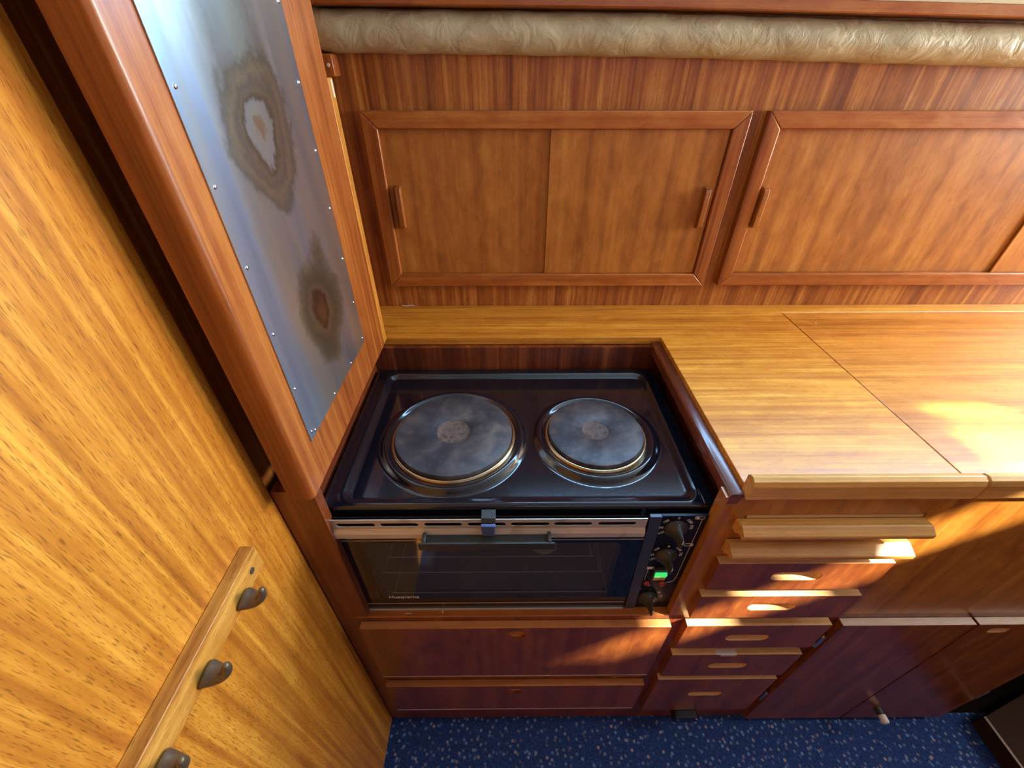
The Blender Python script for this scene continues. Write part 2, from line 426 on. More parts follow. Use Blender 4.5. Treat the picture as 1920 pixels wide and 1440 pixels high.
# ------------------------------------------------------------------ mesh helpers
class MB:
    def __init__(s):
        s.v = []; s.f = []

    def add(s, vs, fs):
        b = len(s.v)
        s.v += [tuple(v) for v in vs]
        s.f += [tuple(i + b for i in f) for f in fs]
        return s

    def box(s, x0, x1, y0, y1, z0, z1):
        x0, x1 = sorted((x0, x1)); y0, y1 = sorted((y0, y1)); z0, z1 = sorted((z0, z1))
        return s.add([(x0, y0, z0), (x1, y0, z0), (x1, y1, z0), (x0, y1, z0), (x0, y0, z1), (x1, y0, z1), (x1, y1, z1), (x0, y1, z1)],
                     [(0, 3, 2, 1), (4, 5, 6, 7), (0, 1, 5, 4), (1, 2, 6, 5), (2, 3, 7, 6), (3, 0, 4, 7)])

    def prism(s, prof, axis, a0, a1):
        # prof in the two other axes, in xyz order
        def P(q, a):
            u, v = q
            return {'x': (a, u, v), 'y': (u, a, v), 'z': (u, v, a)}[axis]
        n = len(prof)
        vs = [P(q, a0) for q in prof] + [P(q, a1) for q in prof]
        fs = [(i, (i + 1) % n, n + (i + 1) % n, n + i) for i in range(n)] + [tuple(range(n))[::-1], tuple(range(n, 2 * n))]
        return s.add(vs, fs)

    def plate(s, axis, outer, holes, a0, a1):
        def P(q, a):
            u, v = q
            return {'x': (a, u, v), 'y': (u, a, v), 'z': (u, v, a)}[axis]
        loops = [outer] + list(holes)
        flat = [q for l in loops for q in l]
        tris = tessellate_polygon([[Vector((q[0], q[1], 0)) for q in l] for l in loops])
        n = len(flat)
        vs = [P(q, a0) for q in flat] + [P(q, a1) for q in flat]
        fs = [tuple(t) for t in tris] + [tuple(i + n for i in t)[::-1] for t in tris]
        b = 0
        for l in loops:
            k = len(l)
            fs += [(b + i, b + (i + 1) % k, n + b + (i + 1) % k, n + b + i) for i in range(k)]
            b += k
        return s.add(vs, fs)

    def tube(s, path, r, n=10, rr=None, flat=None):
        path = [Vector(p) for p in path]
        rings = []
        up = Vector((0, 1, 0)) if flat is None else Vector(flat)
        for i, p in enumerate(path):
            t = (path[min(i + 1, len(path) - 1)] - path[max(i - 1, 0)]).normalized()
            a = up - t * up.dot(t)
            if a.length < 1e-4:
                a = Vector((1, 0, 0)) - t * t.x
            a.normalize(); c = t.cross(a)
            ra = r[i] if isinstance(r, (list, tuple)) else r
            rb = (rr[i] if isinstance(rr, (list, tuple)) else rr) if rr is not None else ra
            rings.append([p + a * (ra * math.cos(2 * math.pi * k / n)) + c * (rb * math.sin(2 * math.pi * k / n)) for k in range(n)])
        vs = [v for g in rings for v in g]
        fs = []
        for i in range(len(rings) - 1):
            for k in range(n):
                fs.append((i * n + k, i * n + (k + 1) % n, (i + 1) * n + (k + 1) % n, (i + 1) * n + k))
        fs.append(tuple(range(n))[::-1]); fs.append(tuple((len(rings) - 1) * n + k for k in range(n)))
        return s.add(vs, fs)

    def lathe(s, prof, c, axis='z', n=48):
        # prof: (radius, height) pairs; closed on the axis where radius is 0
        vs = []; fs = []
        def P(r, h, a):
            u, v = r * math.cos(a), r * math.sin(a)
            if axis == 'z': return (c[0] + u, c[1] + v, c[2] + h)
            if axis == 'y': return (c[0] + u, c[1] + h, c[2] + v)
            return (c[0] + h, c[1] + u, c[2] + v)
        for r, h in prof:
            for k in range(n):
                vs.append(P(max(r, 1e-6), h, 2 * math.pi * k / n))
        for i in range(len(prof) - 1):
            for k in range(n):
                fs.append((i * n + k, i * n + (k + 1) % n, (i + 1) * n + (k + 1) % n, (i + 1) * n + k))
        return s.add(vs, fs)


ORG = {}


def obj(name, mb, mat, parent=None, bevel=0.0, smooth=None, origin=None, seg=2):
    vs = mb.v
    if origin is None:
        lo = [min(v[i] for v in vs) for i in range(3)]
        hi = [max(v[i] for v in vs) for i in range(3)]
        origin = ((lo[0] + hi[0]) / 2, (lo[1] + hi[1]) / 2, lo[2])
    me = bpy.data.meshes.new(name)
    me.from_pydata([(v[0] - origin[0], v[1] - origin[1], v[2] - origin[2]) for v in vs], [], mb.f)
    bm = bmesh.new(); bm.from_mesh(me)
    bmesh.ops.remove_doubles(bm, verts=bm.verts, dist=1e-6)
    bmesh.ops.recalc_face_normals(bm, faces=bm.faces)
    bm.to_mesh(me); bm.free()
    me.materials.append(mat if not isinstance(mat, str) else M[mat])
    o = bpy.data.objects.new(name, me)
    COL.objects.link(o)
    wo = Vector((origin[0], origin[1], origin[2] + ZO))
    if parent is not None:
        o.parent = parent
        o.location = wo - ORG[parent.name]
    else:
        o.location = wo
    ORG[o.name] = wo
    if bevel:
        b = o.modifiers.new('bevel', 'BEVEL'); b.width = bevel; b.segments = seg
        b.limit_method = 'ANGLE'; b.angle_limit = R_(40); b.harden_normals = False
    if smooth is None and bevel:
        smooth = 50
    if smooth:
        me.shade_smooth()
        me.set_sharp_from_angle(angle=R_(smooth))
        if bevel:
            pass
    return o


def tag(o, label, cat=None, group=None, kind=None):
    o['label'] = label
    if cat: o['category'] = cat
    if group: o['group'] = group
    if kind: o['kind'] = kind
    return o


def thing(name, loc, label, cat, group=None):
    o = bpy.data.objects.new(name, None)
    o.empty_display_size = 0.05
    COL.objects.link(o)
    wo = Vector((loc[0], loc[1], loc[2] + ZO))
    o.location = wo
    ORG[o.name] = wo
    tag(o, label, cat, group)
    return o


def struct(o):
    o['kind'] = 'structure'
    return o


def rect(u0, u1, v0, v1):
    return [(u0, v0), (u1, v0), (u1, v1), (u0, v1)]


def stadium(cx, cz, w, h, n=10):
    r = h / 2; a = w / 2 - r
    pts = []
    for k in range(n + 1):
        t = -math.pi / 2 + math.pi * k / n
        pts.append((cx + a + r * math.cos(t), cz + r * math.sin(t)))
    for k in range(n + 1):
        t = math.pi / 2 + math.pi * k / n
        pts.append((cx - a + r * math.cos(t), cz + r * math.sin(t)))
    return pts


def ellipse(cx, cz, a, b, n=28):
    return [(cx + a * math.cos(2 * math.pi * k / n), cz + b * math.sin(2 * math.pi * k / n)) for k in range(n)]


def rrect(u0, u1, v0, v1, r, n=5):
    pts = []
    for cx, cz, t0 in ((u1 - r, v0 + r, -90), (u1 - r, v1 - r, 0), (u0 + r, v1 - r, 90), (u0 + r, v0 + r, 180)):
        for k in range(n + 1):
            t = R_(t0 + 90 * k / n)
            pts.append((cx + r * math.cos(t), cz + r * math.sin(t)))
    return pts


# ------------------------------------------------------------------ the cabin shell
FZ = -ZO
XR, YB, ZC = 2.40, -1.62, 1.05
struct(obj('floor', MB().box(-0.12, XR, YB, 0.02, FZ - 0.02, FZ), 'carpet'))
hatch = rect(2.118, 2.268, -1.165, -0.840)
hatch2 = rect(2.118, 2.268, -0.822, -0.785)
struct(obj('ceiling', MB().plate('z', rect(-0.12, XR, YB - 0.02, 0.04), [hatch, hatch2], ZC, ZC + 0.03), 'ceiling'))
struct(obj('wall_back', MB().plate('y', rect(-0.12, XR, FZ, 0.5225), [], 0.0, 0.02), 'mah_z', origin=(0, 0, 0)))
struct(obj('wall_back_upper', MB().plate('y', rect(-0.12, XR, 0.5225, ZC), [rect(0.24, 1.97, 0.575, 0.855)], -0.004, 0.02), 'cream', origin=(0, 0, 0.5)))
struct(obj('wall_left', MB().box(-0.092, -0.063, YB, -0.5345, FZ, ZC), 'gold_z', bevel=0.0015, origin=(-0.063, -0.53, 0)))
struct(obj('wall_left_recess', MB().box(-0.12, -0.093, -0.5330, -0.0005, FZ, ZC), 'mah_z'))
struct(obj('wall_front', MB().plate('y', rect(-0.12, XR, FZ, ZC), [rect(0.28, 1.92, 0.73, 0.87)], YB - 0.02, YB), 'recess_z'))
struct(obj('wall_right', MB().plate('x', rect(YB, 0.0, FZ, ZC), [rect(-0.57, -0.05, 0.16, 0.90)], XR, XR + 0.02), 'mah_z'))

struct(obj('added_sun_screen', MB().box(XR + 0.001, XR + 1.2, YB - 0.02, 0.04, ZC, ZC + 0.03), 'ceiling'))  # unseen slab added beyond the right opening to keep the sun out

# ------------------------------------------------------------------ padded bolster, wooden rail above it
def zs(x):
    pts = [(-0.1, 0.0008), (0.0, 0.0), (0.49, -0.0048), (1.1, -0.018), (1.8, -0.034), (2.39, -0.048)]
    for (a, b), (c, d) in zip(pts, pts[1:]):
        if x <= c:
            return b + (d - b) * (x - a) / (c - a)
    return pts[-1][1]


def swept(prof, xs, fz):
    mb = MB(); n = len(prof)
    vs = []
    for x in xs:
        for (y, z) in prof:
            yy, zz = fz(x, y, z)
            vs.append((x, yy, zz))
    fs = [(i * n + k, i * n + (k + 1) % n, (i + 1) * n + (k + 1) % n, (i + 1) * n + k) for i in range(len(xs) - 1) for k in range(n)]
    fs += [tuple(range(n))[::-1], tuple((len(xs) - 1) * n + k for k in range(n))]
    return mb.add(vs, fs)


prof = []
for k in range(21):
    t = math.pi * (1.0 * k / 20) - math.pi / 2
    prof.append((-0.004 - 0.040 * math.cos(t) ** 0.75, 0.4865 + 0.0275 * math.sin(t)))
prof += [(0.0 - 0.0005, 0.514), (-0.0005, 0.459)]
xs = [-0.066 + 0.02 * i for i in range(123)]


def bol(x, y, z):
    k = min(1.0, (x + 0.075) / 0.035)
    wob = 0.0012 * math.sin(x * 41) + 0.0009 * math.sin(x * 97 + 1.3 * z * 90)
    end = 1.0 if k >= 1 else 0.82 + 0.18 * k
    return y * end + (wob if y < -0.01 else 0), z + zs(x) + (0 if k >= 1 else 0.004 * (1 - k)) + 0.0006 * math.sin(x * 57)


b = obj('padded_bolster', swept(prof, xs, bol), 'vinyl', smooth=60, origin=(0.9, -0.03, 0.48))
tag(b, 'long cream vinyl padded roll fixed along the wall above the sliding-door cupboards', 'bolster')
b = obj('trim_1', swept([(-0.0005, 0.5150), (-0.052, 0.5150), (-0.054, 0.5165), (-0.054, 0.5290), (-0.0005, 0.5290)], [-0.06, 0.0, 0.49, 1.1, 1.8, 2.39],
                        lambda x, y, z: (y, z + zs(x) * 0.85)), 'solid_x', smooth=30)
struct(b)
b = obj('trim_2', swept([(-0.0005, 0.5302), (-0.047, 0.5302), (-0.047, 0.5600), (-0.0005, 0.5720)], [-0.06, 0.0, 0.49, 1.1, 1.8, 2.39],
                        lambda x, y, z: (y, z + zs(x) * 0.85)), 'cream', smooth=30)
struct(b)
t = obj('corner_block', MB().box(-0.0915, -0.034, -0.032, -0.0010, 0.428, 0.458), 'solid_z', bevel=0.002)
tag(t, 'small dark wooden corner block under the left end of the cream roll', 'block')
obj('screw', MB().lathe([(0.0, -0.0015), (0.0024, -0.0012), (0.0028, 0.0)], (-0.0418, -0.0322, 0.4434), 'y', 16), 'bright_edge', t, smooth=60)


# ------------------------------------------------------------------ sliding-door cupboards on the back wall
def mitred_frame(par, x0, x1, z0, z1, wv, wt, wb, yf, yb):
    ix0, ix1, iz0, iz1 = x0 + wv, x1 - wv, z0 + wb, z1 - wt
    g = 0.0002
    sides = {'top': [(x0, z1), (x1, z1), (ix1, iz1), (ix0, iz1)], 'bottom': [(x0, z0), (x1, z0), (ix1, iz0), (ix0, iz0)],
             'left': [(x0, z0), (x0, z1), (ix0, iz1), (ix0, iz0)], 'right': [(x1, z0), (x1, z1), (ix1, iz1), (ix1, iz0)]}
    for k, q in sides.items():
        obj('frame_rail' if k in ('top', 'bottom') else 'frame_stile', MB().prism(q, 'y', yf, yb), 'solid_x' if k in ('top', 'bottom') else 'solid_z', par, bevel=0.0018)


def handle(par, x, z0, z1, y0, y1, wd):
    q = [(y1, z0), (y1, z1), (y0 + 0.002, z1 - 0.003), (y0, z1 - 0.008), (y0, z0 + 0.008), (y0 + 0.002, z0 + 0.003)]
    return obj('handle', MB().prism(q, 'x', x - wd / 2, x + wd / 2), 'mah_z', par, bevel=0.0008)


cup1 = thing('sliding_door_cupboard', (0.333, -0.008, 0.054), 'wooden cupboard with two sliding doors directly behind the hotplates', 'cupboard', None)
mitred_frame(cup1, -0.0112, 0.6788, 0.0545, 0.3802, 0.0272, 0.0275, 0.0270, -0.0165, -0.0006)
d = obj('sliding_door', MB().box(0.0165, 0.3310, -0.0042, -0.0010, 0.0818, 0.3522), 'door_z', cup1)
handle(d, 0.0352, 0.178, 0.2585, -0.021, -0.0044, 0.0098)
d = obj('sliding_door', MB().box(0.3262, 0.6508, -0.0098, -0.0062, 0.0818, 0.3522), 'door_z', cup1, bevel=0.0006)
handle(d, 0.6338, 0.178, 0.2565, -0.0245, -0.0100, 0.0098)
cup2 = thing('sliding_door_cupboard', (1.32, -0.008, 0.054), 'wooden cupboard with wide golden sliding door above the right-hand worktop lid', 'cupboard', None)
mitred_frame(cup2, 0.7095, 1.932, 0.0545, 0.3802, 0.0270, 0.0275, 0.0270, -0.0165, -0.0006)
d = obj('sliding_door', MB().box(0.7370, 1.330, -0.0042, -0.0010, 0.0818, 0.3522), 'door_z', cup2)
handle(d, 0.7488, 0.178, 0.2565, -0.021, -0.0044, 0.0098)
d = obj('sliding_door', MB().box(1.3085, 1.9045, -0.0098, -0.0062, 0.0818, 0.3522), 'door_z', cup2, bevel=0.0006)

# ------------------------------------------------------------------ worktop, lid and fiddle rails
wt_ = obj('worktop', MB().plate('z', [(-0.0915, -0.0006), (-0.0915, -0.1472), (0.5600, -0.1472), (0.5600, -0.5222), (0.8622, -0.5222), (0.8622, -0.0375), (2.39, -0.0375), (2.39, -0.0006)], [], -0.0155, 0.0),
          'gold_x', bevel=0.0008, origin=(0.6, -0.25, -0.0155))
tag(wt_, 'golden wooden worktop wrapping behind and right of the black hob', 'worktop')
FP = [(-0.5226, -0.0150), (-0.5226, 0.0165), (-0.5262, 0.0208), (-0.5325, 0.0224), (-0.5385, 0.0190), (-0.5410, 0.0120), (-0.5410, -0.0105), (-0.5392, -0.0150)]
obj('fiddle_rail', MB().prism(FP, 'x', 0.5605, 0.8605), 'pale_x', wt_, bevel=0.0006, smooth=18)
obj('sealant_smear', MB().prism([(-0.0004 + 0.000, -0.0030), (0.010, -0.0050), (0.022, -0.0022), (0.030, -0.0030), (0.030, -0.0008), (-0.0004, -0.0008)], 'z', 0.0001, 0.0022), 'bright_edge', wt_, bevel=0.0008)
lid = obj('folding_worktop', MB().box(0.8640, 2.39, -0.5222, -0.0383, -0.0155, 0.0), 'lid_x', bevel=0.0010, origin=(1.3, -0.25, -0.0155))
tag(lid, 'large orange-brown worktop panel right of the diagonal seam, partly sunlit', 'worktop')
obj('fiddle_rail', MB().prism(FP, 'x', 0.8652, 2.39), 'pale_x', lid, bevel=0.0006, smooth=18)
obj('chip', MB().lathe([(0.0, 0.0005), (0.0016, 0.0003), (0.0018, 0.0001)], (0.9125, -0.0885, 0.0), 'z', 7), 'bright_edge', lid)

# ------------------------------------------------------------------ splash board with the steel sheet
arc = [(-0.0075 + 0.0075 * math.sin(R_(a)), -0.5395 - 0.0075 * math.cos(R_(a))) for a in range(0, 91, 15)]
board = obj('splash_board', MB().prism([(-0.0324, -0.5460)] + [(-0.0310, -0.5470)] + arc + [(0.0, -0.1705), (-0.0324, -0.1705)], 'z', 0.0006, ZC - 0.002), 'solid_z', smooth=35, origin=(-0.016, -0.35, 0.3))
tag(board, 'thick upright wooden splash board left of the hob carrying a stained metal sheet', 'splash board')
st = MB().plate('x', rect(-0.5085, -0.2665, 0.0665, ZC - 0.01), [], 0.0002, 0.0014)
sheet = obj('steel_sheet', st, 'steel', board, origin=(0.0, -0.39, 0.30))
sheet['label'] = 'brushed stainless sheet with two brown heat blooms'
uv = sheet.data.uv_layers.new(name='UVMap')
for lp in sheet.data.loops:
    c = sheet.data.vertices[lp.vertex_index].co
    uv.data[lp.index].uv = (c.y, c.z)
pins = [(-0.5010, z) for z in (0.0765, 0.1437, 0.2161, 0.2885, 0.3592, 0.4285, 0.497, 0.566)]
pins += [(-0.2735, z) for z in (0.0765, 0.142, 0.213, 0.2842, 0.3547, 0.4257, 0.497, 0.566)]
pins += [(-0.4925, 0.0712), (-0.4179, 0.0712), (-0.3408, 0.0712)]
p0 = None
for y, z in pins:
    if p0 is None:
        p0 = obj('nail', MB().lathe([(0.0, 0.0012), (0.0012, 0.0010), (0.0020, 0.0002), (0.0021, 0.0)], (0.0014, y, z), 'x', 12), 'chrome', sheet, smooth=60)
        base = p0.location - Vector((0, y, z))
    else:
        q = p0.copy(); COL.objects.link(q); q.parent = sheet; q.location = base + Vector((0, y, z))
bat = obj('edge_batten', MB().prism([(-0.0324, -0.1700), (-0.0324, -0.1482), (-0.0010, -0.1482), (-0.0002, -0.1500), (0.0004, -0.1700)], 'z', 0.0006, 0.4290), 'batten_z', board, bevel=0.0008)
obj('catch_plate', MB().box(-0.0015, 0.0014, -0.1625, -0.1560, 0.4060, 0.4270), 'brass', bat)

# ------------------------------------------------------------------ oven cabinet (left)
YF, YP = -0.534, -0.5478
ovc = thing('oven_cabinet', (0.24, -0.34, FZ), 'low mahogany cabinet under the mini oven with two wide drawers', 'cabinet')
body = [(-0.0628, -0.0006), (-0.0628, FZ), (0.5562, FZ), (0.5562, -0.3535), (-0.0080, -0.3535), (-0.0080, -0.0006)]
obj('face_frame', MB().plate('y', body, [], YF, YF + 0.018), 'stile_z', ovc, origin=(0.2, YF, -0.3))
obj('oven_shelf', MB().prism([(-0.5155, -0.3700), (-0.5155, -0.3515), (-0.1600, -0.3515), (-0.1600, -0.3700)], 'x', -0.0300, 0.5550), 'solid_x', ovc)
obj('shelf_nosing', MB().prism([(-0.5158, -0.3532), (-0.5158, -0.3508), (-0.5335, -0.3508), (-0.5350, -0.3522), (-0.5350, -0.3532)], 'x', -0.0295, 0.5370), 'solid_x', ovc)
for (a, b_, c, d_) in ((0.058, 0.070, -0.5300, -0.5285), (0.1245, 0.1275, -0.5290, -0.5240)):
    obj('paint_fleck', MB().box(a, b_, c, d_, -0.3507, -0.3503), 'bright_edge', ovc)
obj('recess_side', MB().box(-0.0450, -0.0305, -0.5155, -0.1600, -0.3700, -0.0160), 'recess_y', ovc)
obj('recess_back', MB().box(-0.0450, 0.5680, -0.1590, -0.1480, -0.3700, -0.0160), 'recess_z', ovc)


def drawer_front(par, x0, x1, z0, z1, hole=None, hole_type=None, mat='front_z', name='drawer', edge=True, bottom_strip=False):
    th = 0.0135
    hs = []
    if hole_type == 'slot':
        hs = [stadium(*hole)]
    elif hole_type == 'round':
        hs = [ellipse(*hole)]
    zt = z1 - 0.0016
    o = obj(name, MB().plate('y', rect(x0, x1, z0, zt if edge else z1), hs, YP, YP + th), mat, par, origin=((x0 + x1) / 2, YP, z0))
    if edge:
        e = obj('top_edge', MB().box(x0, x1, YP + 0.0002, YP + th, zt + 0.0001, z1), 'edge_red' if bottom_strip else ('edge_grey' if name == 'door' else 'edge_x'), o, bevel=0.0006)
        if not bottom_strip:
            e['label'] = 'wood edge along the top, paled as if lit from above'
    if hole_type == 'slot':
        cx, cz, w_, h_ = hole
        # scooped lighter lining behind the slot
        pts = []
        mb = MB()
        lo = stadium(cx, cz, w_ - 0.0006, h_ - 0.0006)
        hi = stadium(cx, cz, w_ - 0.003, h_ - 0.003)
        n = len(lo)
        mb.add([(x, YP + 0.0005, z) for x, z in lo] + [(x, YP + 0.0125, z) for x, z in lo] + [(x, YP + 0.0132, z) for x, z in hi],
               [(i, (i + 1) % n, n + (i + 1) % n, n + i) for i in range(n)] + [(n + i, n + (i + 1) % n, 2 * n + (i + 1) % n, 2 * n + i) for i in range(n)] + [tuple(range(2 * n, 3 * n))])
        f = obj('finger_slot', mb, 'edge_x', o)
    elif hole_type == 'round':
        cx, cz, a, b_ = hole
        mb = MB(); n = 28
        vs = []; fs = []
        K = 6
        for j in range(K + 1):
            s = math.cos(j / K * math.pi / 2); dpt = 0.0030 + 0.0095 * math.sin(j / K * math.pi / 2)
            s = max(s, 0.02)
            vs += [(cx + (a + 0.0004) * s * math.cos(2 * math.pi * k / n), YP + dpt, cz + (b_ + 0.0004) * s * math.sin(2 * math.pi * k / n)) for k in range(n)]
        for j in range(K):
            fs += [(j * n + k, j * n + (k + 1) % n, (j + 1) * n + (k + 1) % n, (j + 1) * n + k) for k in range(n)]
        fs.append(tuple(K * n + k for k in range(n)))
        obj('finger_hole', mb.add(vs, fs), 'mah_x', o, smooth=60)
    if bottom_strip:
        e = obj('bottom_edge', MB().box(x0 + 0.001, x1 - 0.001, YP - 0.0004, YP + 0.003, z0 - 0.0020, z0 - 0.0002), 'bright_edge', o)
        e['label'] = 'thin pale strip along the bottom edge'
    return o


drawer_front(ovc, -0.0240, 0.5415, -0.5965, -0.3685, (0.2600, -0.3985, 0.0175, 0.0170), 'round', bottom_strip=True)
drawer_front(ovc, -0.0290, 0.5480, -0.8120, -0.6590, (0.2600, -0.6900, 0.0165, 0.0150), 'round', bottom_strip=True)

# ------------------------------------------------------------------ galley cabinet (drawer bank, pull-out boards, doors)
gal = thing('galley_cabinet', (1.2, -0.34, FZ), 'mahogany base cabinet right of the oven with five slotted drawers and lower doors', 'cabinet')
XE = 2.39
bodyp = [(0.5372, -0.0160), (0.5372, -0.3532), (XE, -0.3532), (XE, -0.0160)]
obj('lower_frame', MB().plate('y', [(0.5566, -0.3534), (0.5566, FZ), (1.3660, FZ), (1.3660, -0.3720), (XE, -0.3720), (XE, -0.3534)], [], YF, YF + 0.018), 'stile_z', gal, origin=(1.0, YF, -0.6))
obj('face_frame', MB().plate('y', bodyp, [rect(0.5760, 0.8290, -0.0630, -0.0535)], YF, YF + 0.018), 'fascia_z', gal, origin=(1.0, YF, -0.3))
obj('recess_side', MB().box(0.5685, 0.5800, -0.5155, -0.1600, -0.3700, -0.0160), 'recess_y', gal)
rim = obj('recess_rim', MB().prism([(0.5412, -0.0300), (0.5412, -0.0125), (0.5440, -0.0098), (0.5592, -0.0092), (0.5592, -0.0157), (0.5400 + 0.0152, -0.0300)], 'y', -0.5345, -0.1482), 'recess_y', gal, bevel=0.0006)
obj('toe_shade_plates', MB().box(1.3665, XE, -0.3200, -0.3000, FZ, -0.3720).box(1.3665, XE, -0.5340, -0.3210, FZ + 0.0005, FZ + 0.003), 'void', gal)  # near-black back and floor plates paint the shade of the gap
for (x0, x1, z0, z1, hz) in ((0.5655, 0.8325, -0.2350, -0.1565, (0.6970, -0.1946, 0.080, 0.0242)), (0.5655, 0.8325, -0.3340, -0.2570, (0.6960, -0.2950, 0.082, 0.0245)),
                             (0.5695, 0.8335, -0.4620, -0.3655, (0.6950, -0.4170, 0.082, 0.0255)), (0.5725, 0.8335, -0.6060, -0.4950, (0.7000, -0.5510, 0.080, 0.0260)),
                             (0.5725, 0.8335, -0.8300, -0.6270, (0.7000, -0.7180, 0.080, 0.0250))):
    dr = drawer_front(gal, x0, x1, z0, z1, hz, 'slot')
    if abs(z1 + 0.495) < 1e-4:
        tp = obj('tape', MB().box(0.6600, 0.7020, YP - 0.0003, YP + 0.010, z1 + 0.0002, z1 + 0.0006).box(0.6700, 0.7000, YP - 0.0006, YP - 0.0001, z1 - 0.006, z1), 'tape', dr)
        tp['label'] = 'scrap of clear tape'
B1 = [(-0.5335, -0.0635), (-0.5345, -0.0618), (-0.5480, -0.0592), (-0.5505, -0.0600), (-0.5598, -0.0668), (-0.5605, -0.0690), (-0.5600, -0.0745), (-0.5575, -0.0760), (-0.5520, -0.0745), (-0.5475, -0.0770), (-0.5440, -0.0830), (-0.5335, -0.0840)]
B2 = [(-0.5345, -0.1120), (-0.5350, -0.1100), (-0.5430, -0.1082), (-0.5450, -0.1088), (-0.5600, -0.1165), (-0.5610, -0.1185), (-0.5608, -0.1240), (-0.5570, -0.1275), (-0.5510, -0.1260), (-0.5465, -0.1290), (-0.5430, -0.1340), (-0.5345, -0.1350)]
for i, (pr, nm) in enumerate(((B1, 'upper'), (B2, 'lower'))):
    o = obj('pull_out_board', MB().prism(pr, 'x', 0.5660, 0.8290 if i == 0 else 0.8290), 'pale_x', gal, bevel=0.0005, smooth=14)
    o['label'] = nm + ' pale wooden pull-out board grip'
    if i == 0:
        obj('board', MB().box(0.5790, 0.8260, YF - 0.0005, YF + 0.03, -0.0610, -0.0560), 'edge_x', o)
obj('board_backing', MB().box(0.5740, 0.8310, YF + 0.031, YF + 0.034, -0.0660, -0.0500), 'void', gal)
d1 = drawer_front(gal, 0.8550, 1.1000, -0.9050, -0.3690, None, None, 'front_z', 'door')
d2 = drawer_front(gal, 1.1055, 1.3640, -0.9050, -0.3690, (1.1560, -0.3935, 0.040, 0.019), 'slot', 'front_z', 'door')


def hinge(par, x, z0, z1, y):
    h = obj('hinge', MB().tube([(x, y, z0), (x, y, z1)], 0.0038, 12).tube([(x, y, z1), (x, y, z1 + 0.005)], [0.0045, 0.0028], 12), 'chrome', par, smooth=50)
    h['label'] = 'chrome barrel hinge'
    obj('hinge_leaf', MB().box(x + 0.001, x + 0.009, y + 0.004, y + 0.009, z0 + 0.002, z1 - 0.002), 'void', h)


hinge(d1, 0.8455, -0.4650, -0.4230, -0.5440)
hinge(d1, 0.8470, -0.7650, -0.7250, -0.5440)
hinge(d2, 1.3700, -0.7700, -0.7300, -0.5440)
ds = obj('door_stop', MB().lathe([(0.0, 0.0), (0.0085, 0.0), (0.0085, -0.012), (0.0070, -0.013)], (1.1650, YP - 0.0002, -0.8350), 'y', 20), 'dark_plastic', d1, smooth=50)
obj('rubber_tip', MB().lathe([(0.0070, -0.0128), (0.0088, -0.0135), (0.0088, -0.027), (0.0065, -0.0300), (0.0, -0.0302)], (1.1650, YP, -0.8350), 'y', 20), 'rubber_white', ds, smooth=50)
ct = obj('door_catch', MB().prism(rrect(0.6540, 0.7120, -0.8700, -0.8330, 0.006), 'y', YF - 0.0004, YF - 0.030), 'enamel', gal, bevel=0.002)
ct['label'] = 'small black plastic catch near the carpet'
obj('screw', MB().lathe([(0.0, -0.0015), (0.0020, -0.001), (0.0024, 0.0)], (0.7060, YF - 0.0306, -0.8380), 'y', 12), 'bright_edge', ct)

# ------------------------------------------------------------------ mini oven
X0, X1, YH0, YH1, ZH = -0.0252, 0.5492, -0.5110, -0.1635, -0.0644
ov = thing('mini_oven', (0.262, -0.34, -0.3512), 'black enamelled tabletop mini oven with two hotplates and a glass door', 'oven')
BUR = [(0.1535, -0.3630, 0.0995), (0.3965, -0.3620, 0.0810)]


def sm(t):
    t = max(0.0, min(1.0, t)); return t * t * (3 - 2 * t)


def hobz(x, y):
    e = min(x - X0, X1 - x, y - YH0, YH1 - y)
    r = 0.0055
    z = 0.0
    if e < r:
        z -= r - math.sqrt(max(0, r * r - (r - e) ** 2))
    dx = min(x - (X0 + 0.026), (X1 - 0.0240) - x)
    dy = min(y - (YH0 + 0.0085), (YH1 - 0.0190) - y)
    rc = 0.022
    if dx < rc and dy < rc:
        d = rc - math.hypot(rc - dx, rc - dy)
    else:
        d = min(dx, dy)
    # low bead round the tray, then the drop to the tray floor
    z += 0.0012 * math.exp(-((d + 0.003) / 0.0035) ** 2) * (1 if e > r else 0)
    z -= 0.0062 * sm(d / 0.0120)
    for bx, by, R in BUR:
        q = math.hypot(x - bx, y - by) - R
        if q < 0.03:
            if q > 0.0155:
                k = 0.0085 * sm((0.0285 - q) / 0.013)
            elif q > 0.006:
                k = 0.0085 - 0.0045 * sm((0.0155 - q) / 0.0095)
            else:
                k = 0.0040 - 0.006 * sm((0.006 - q) / 0.006)
            z = max(z + k, -0.0062 + k) if q > 0.0155 else -0.0062 + k
    return z


def spaced(a, b, h):
    e = [0, 0.0004, 0.0012, 0.0024, 0.0038, 0.0056]
    n = int((b - a - 0.0112) / h)
    m_ = [a + 0.0056 + (b - a - 0.0112) * i / n for i in range(1, n)]
    return [a + k for k in e] + m_ + [b - k for k in reversed(e)]


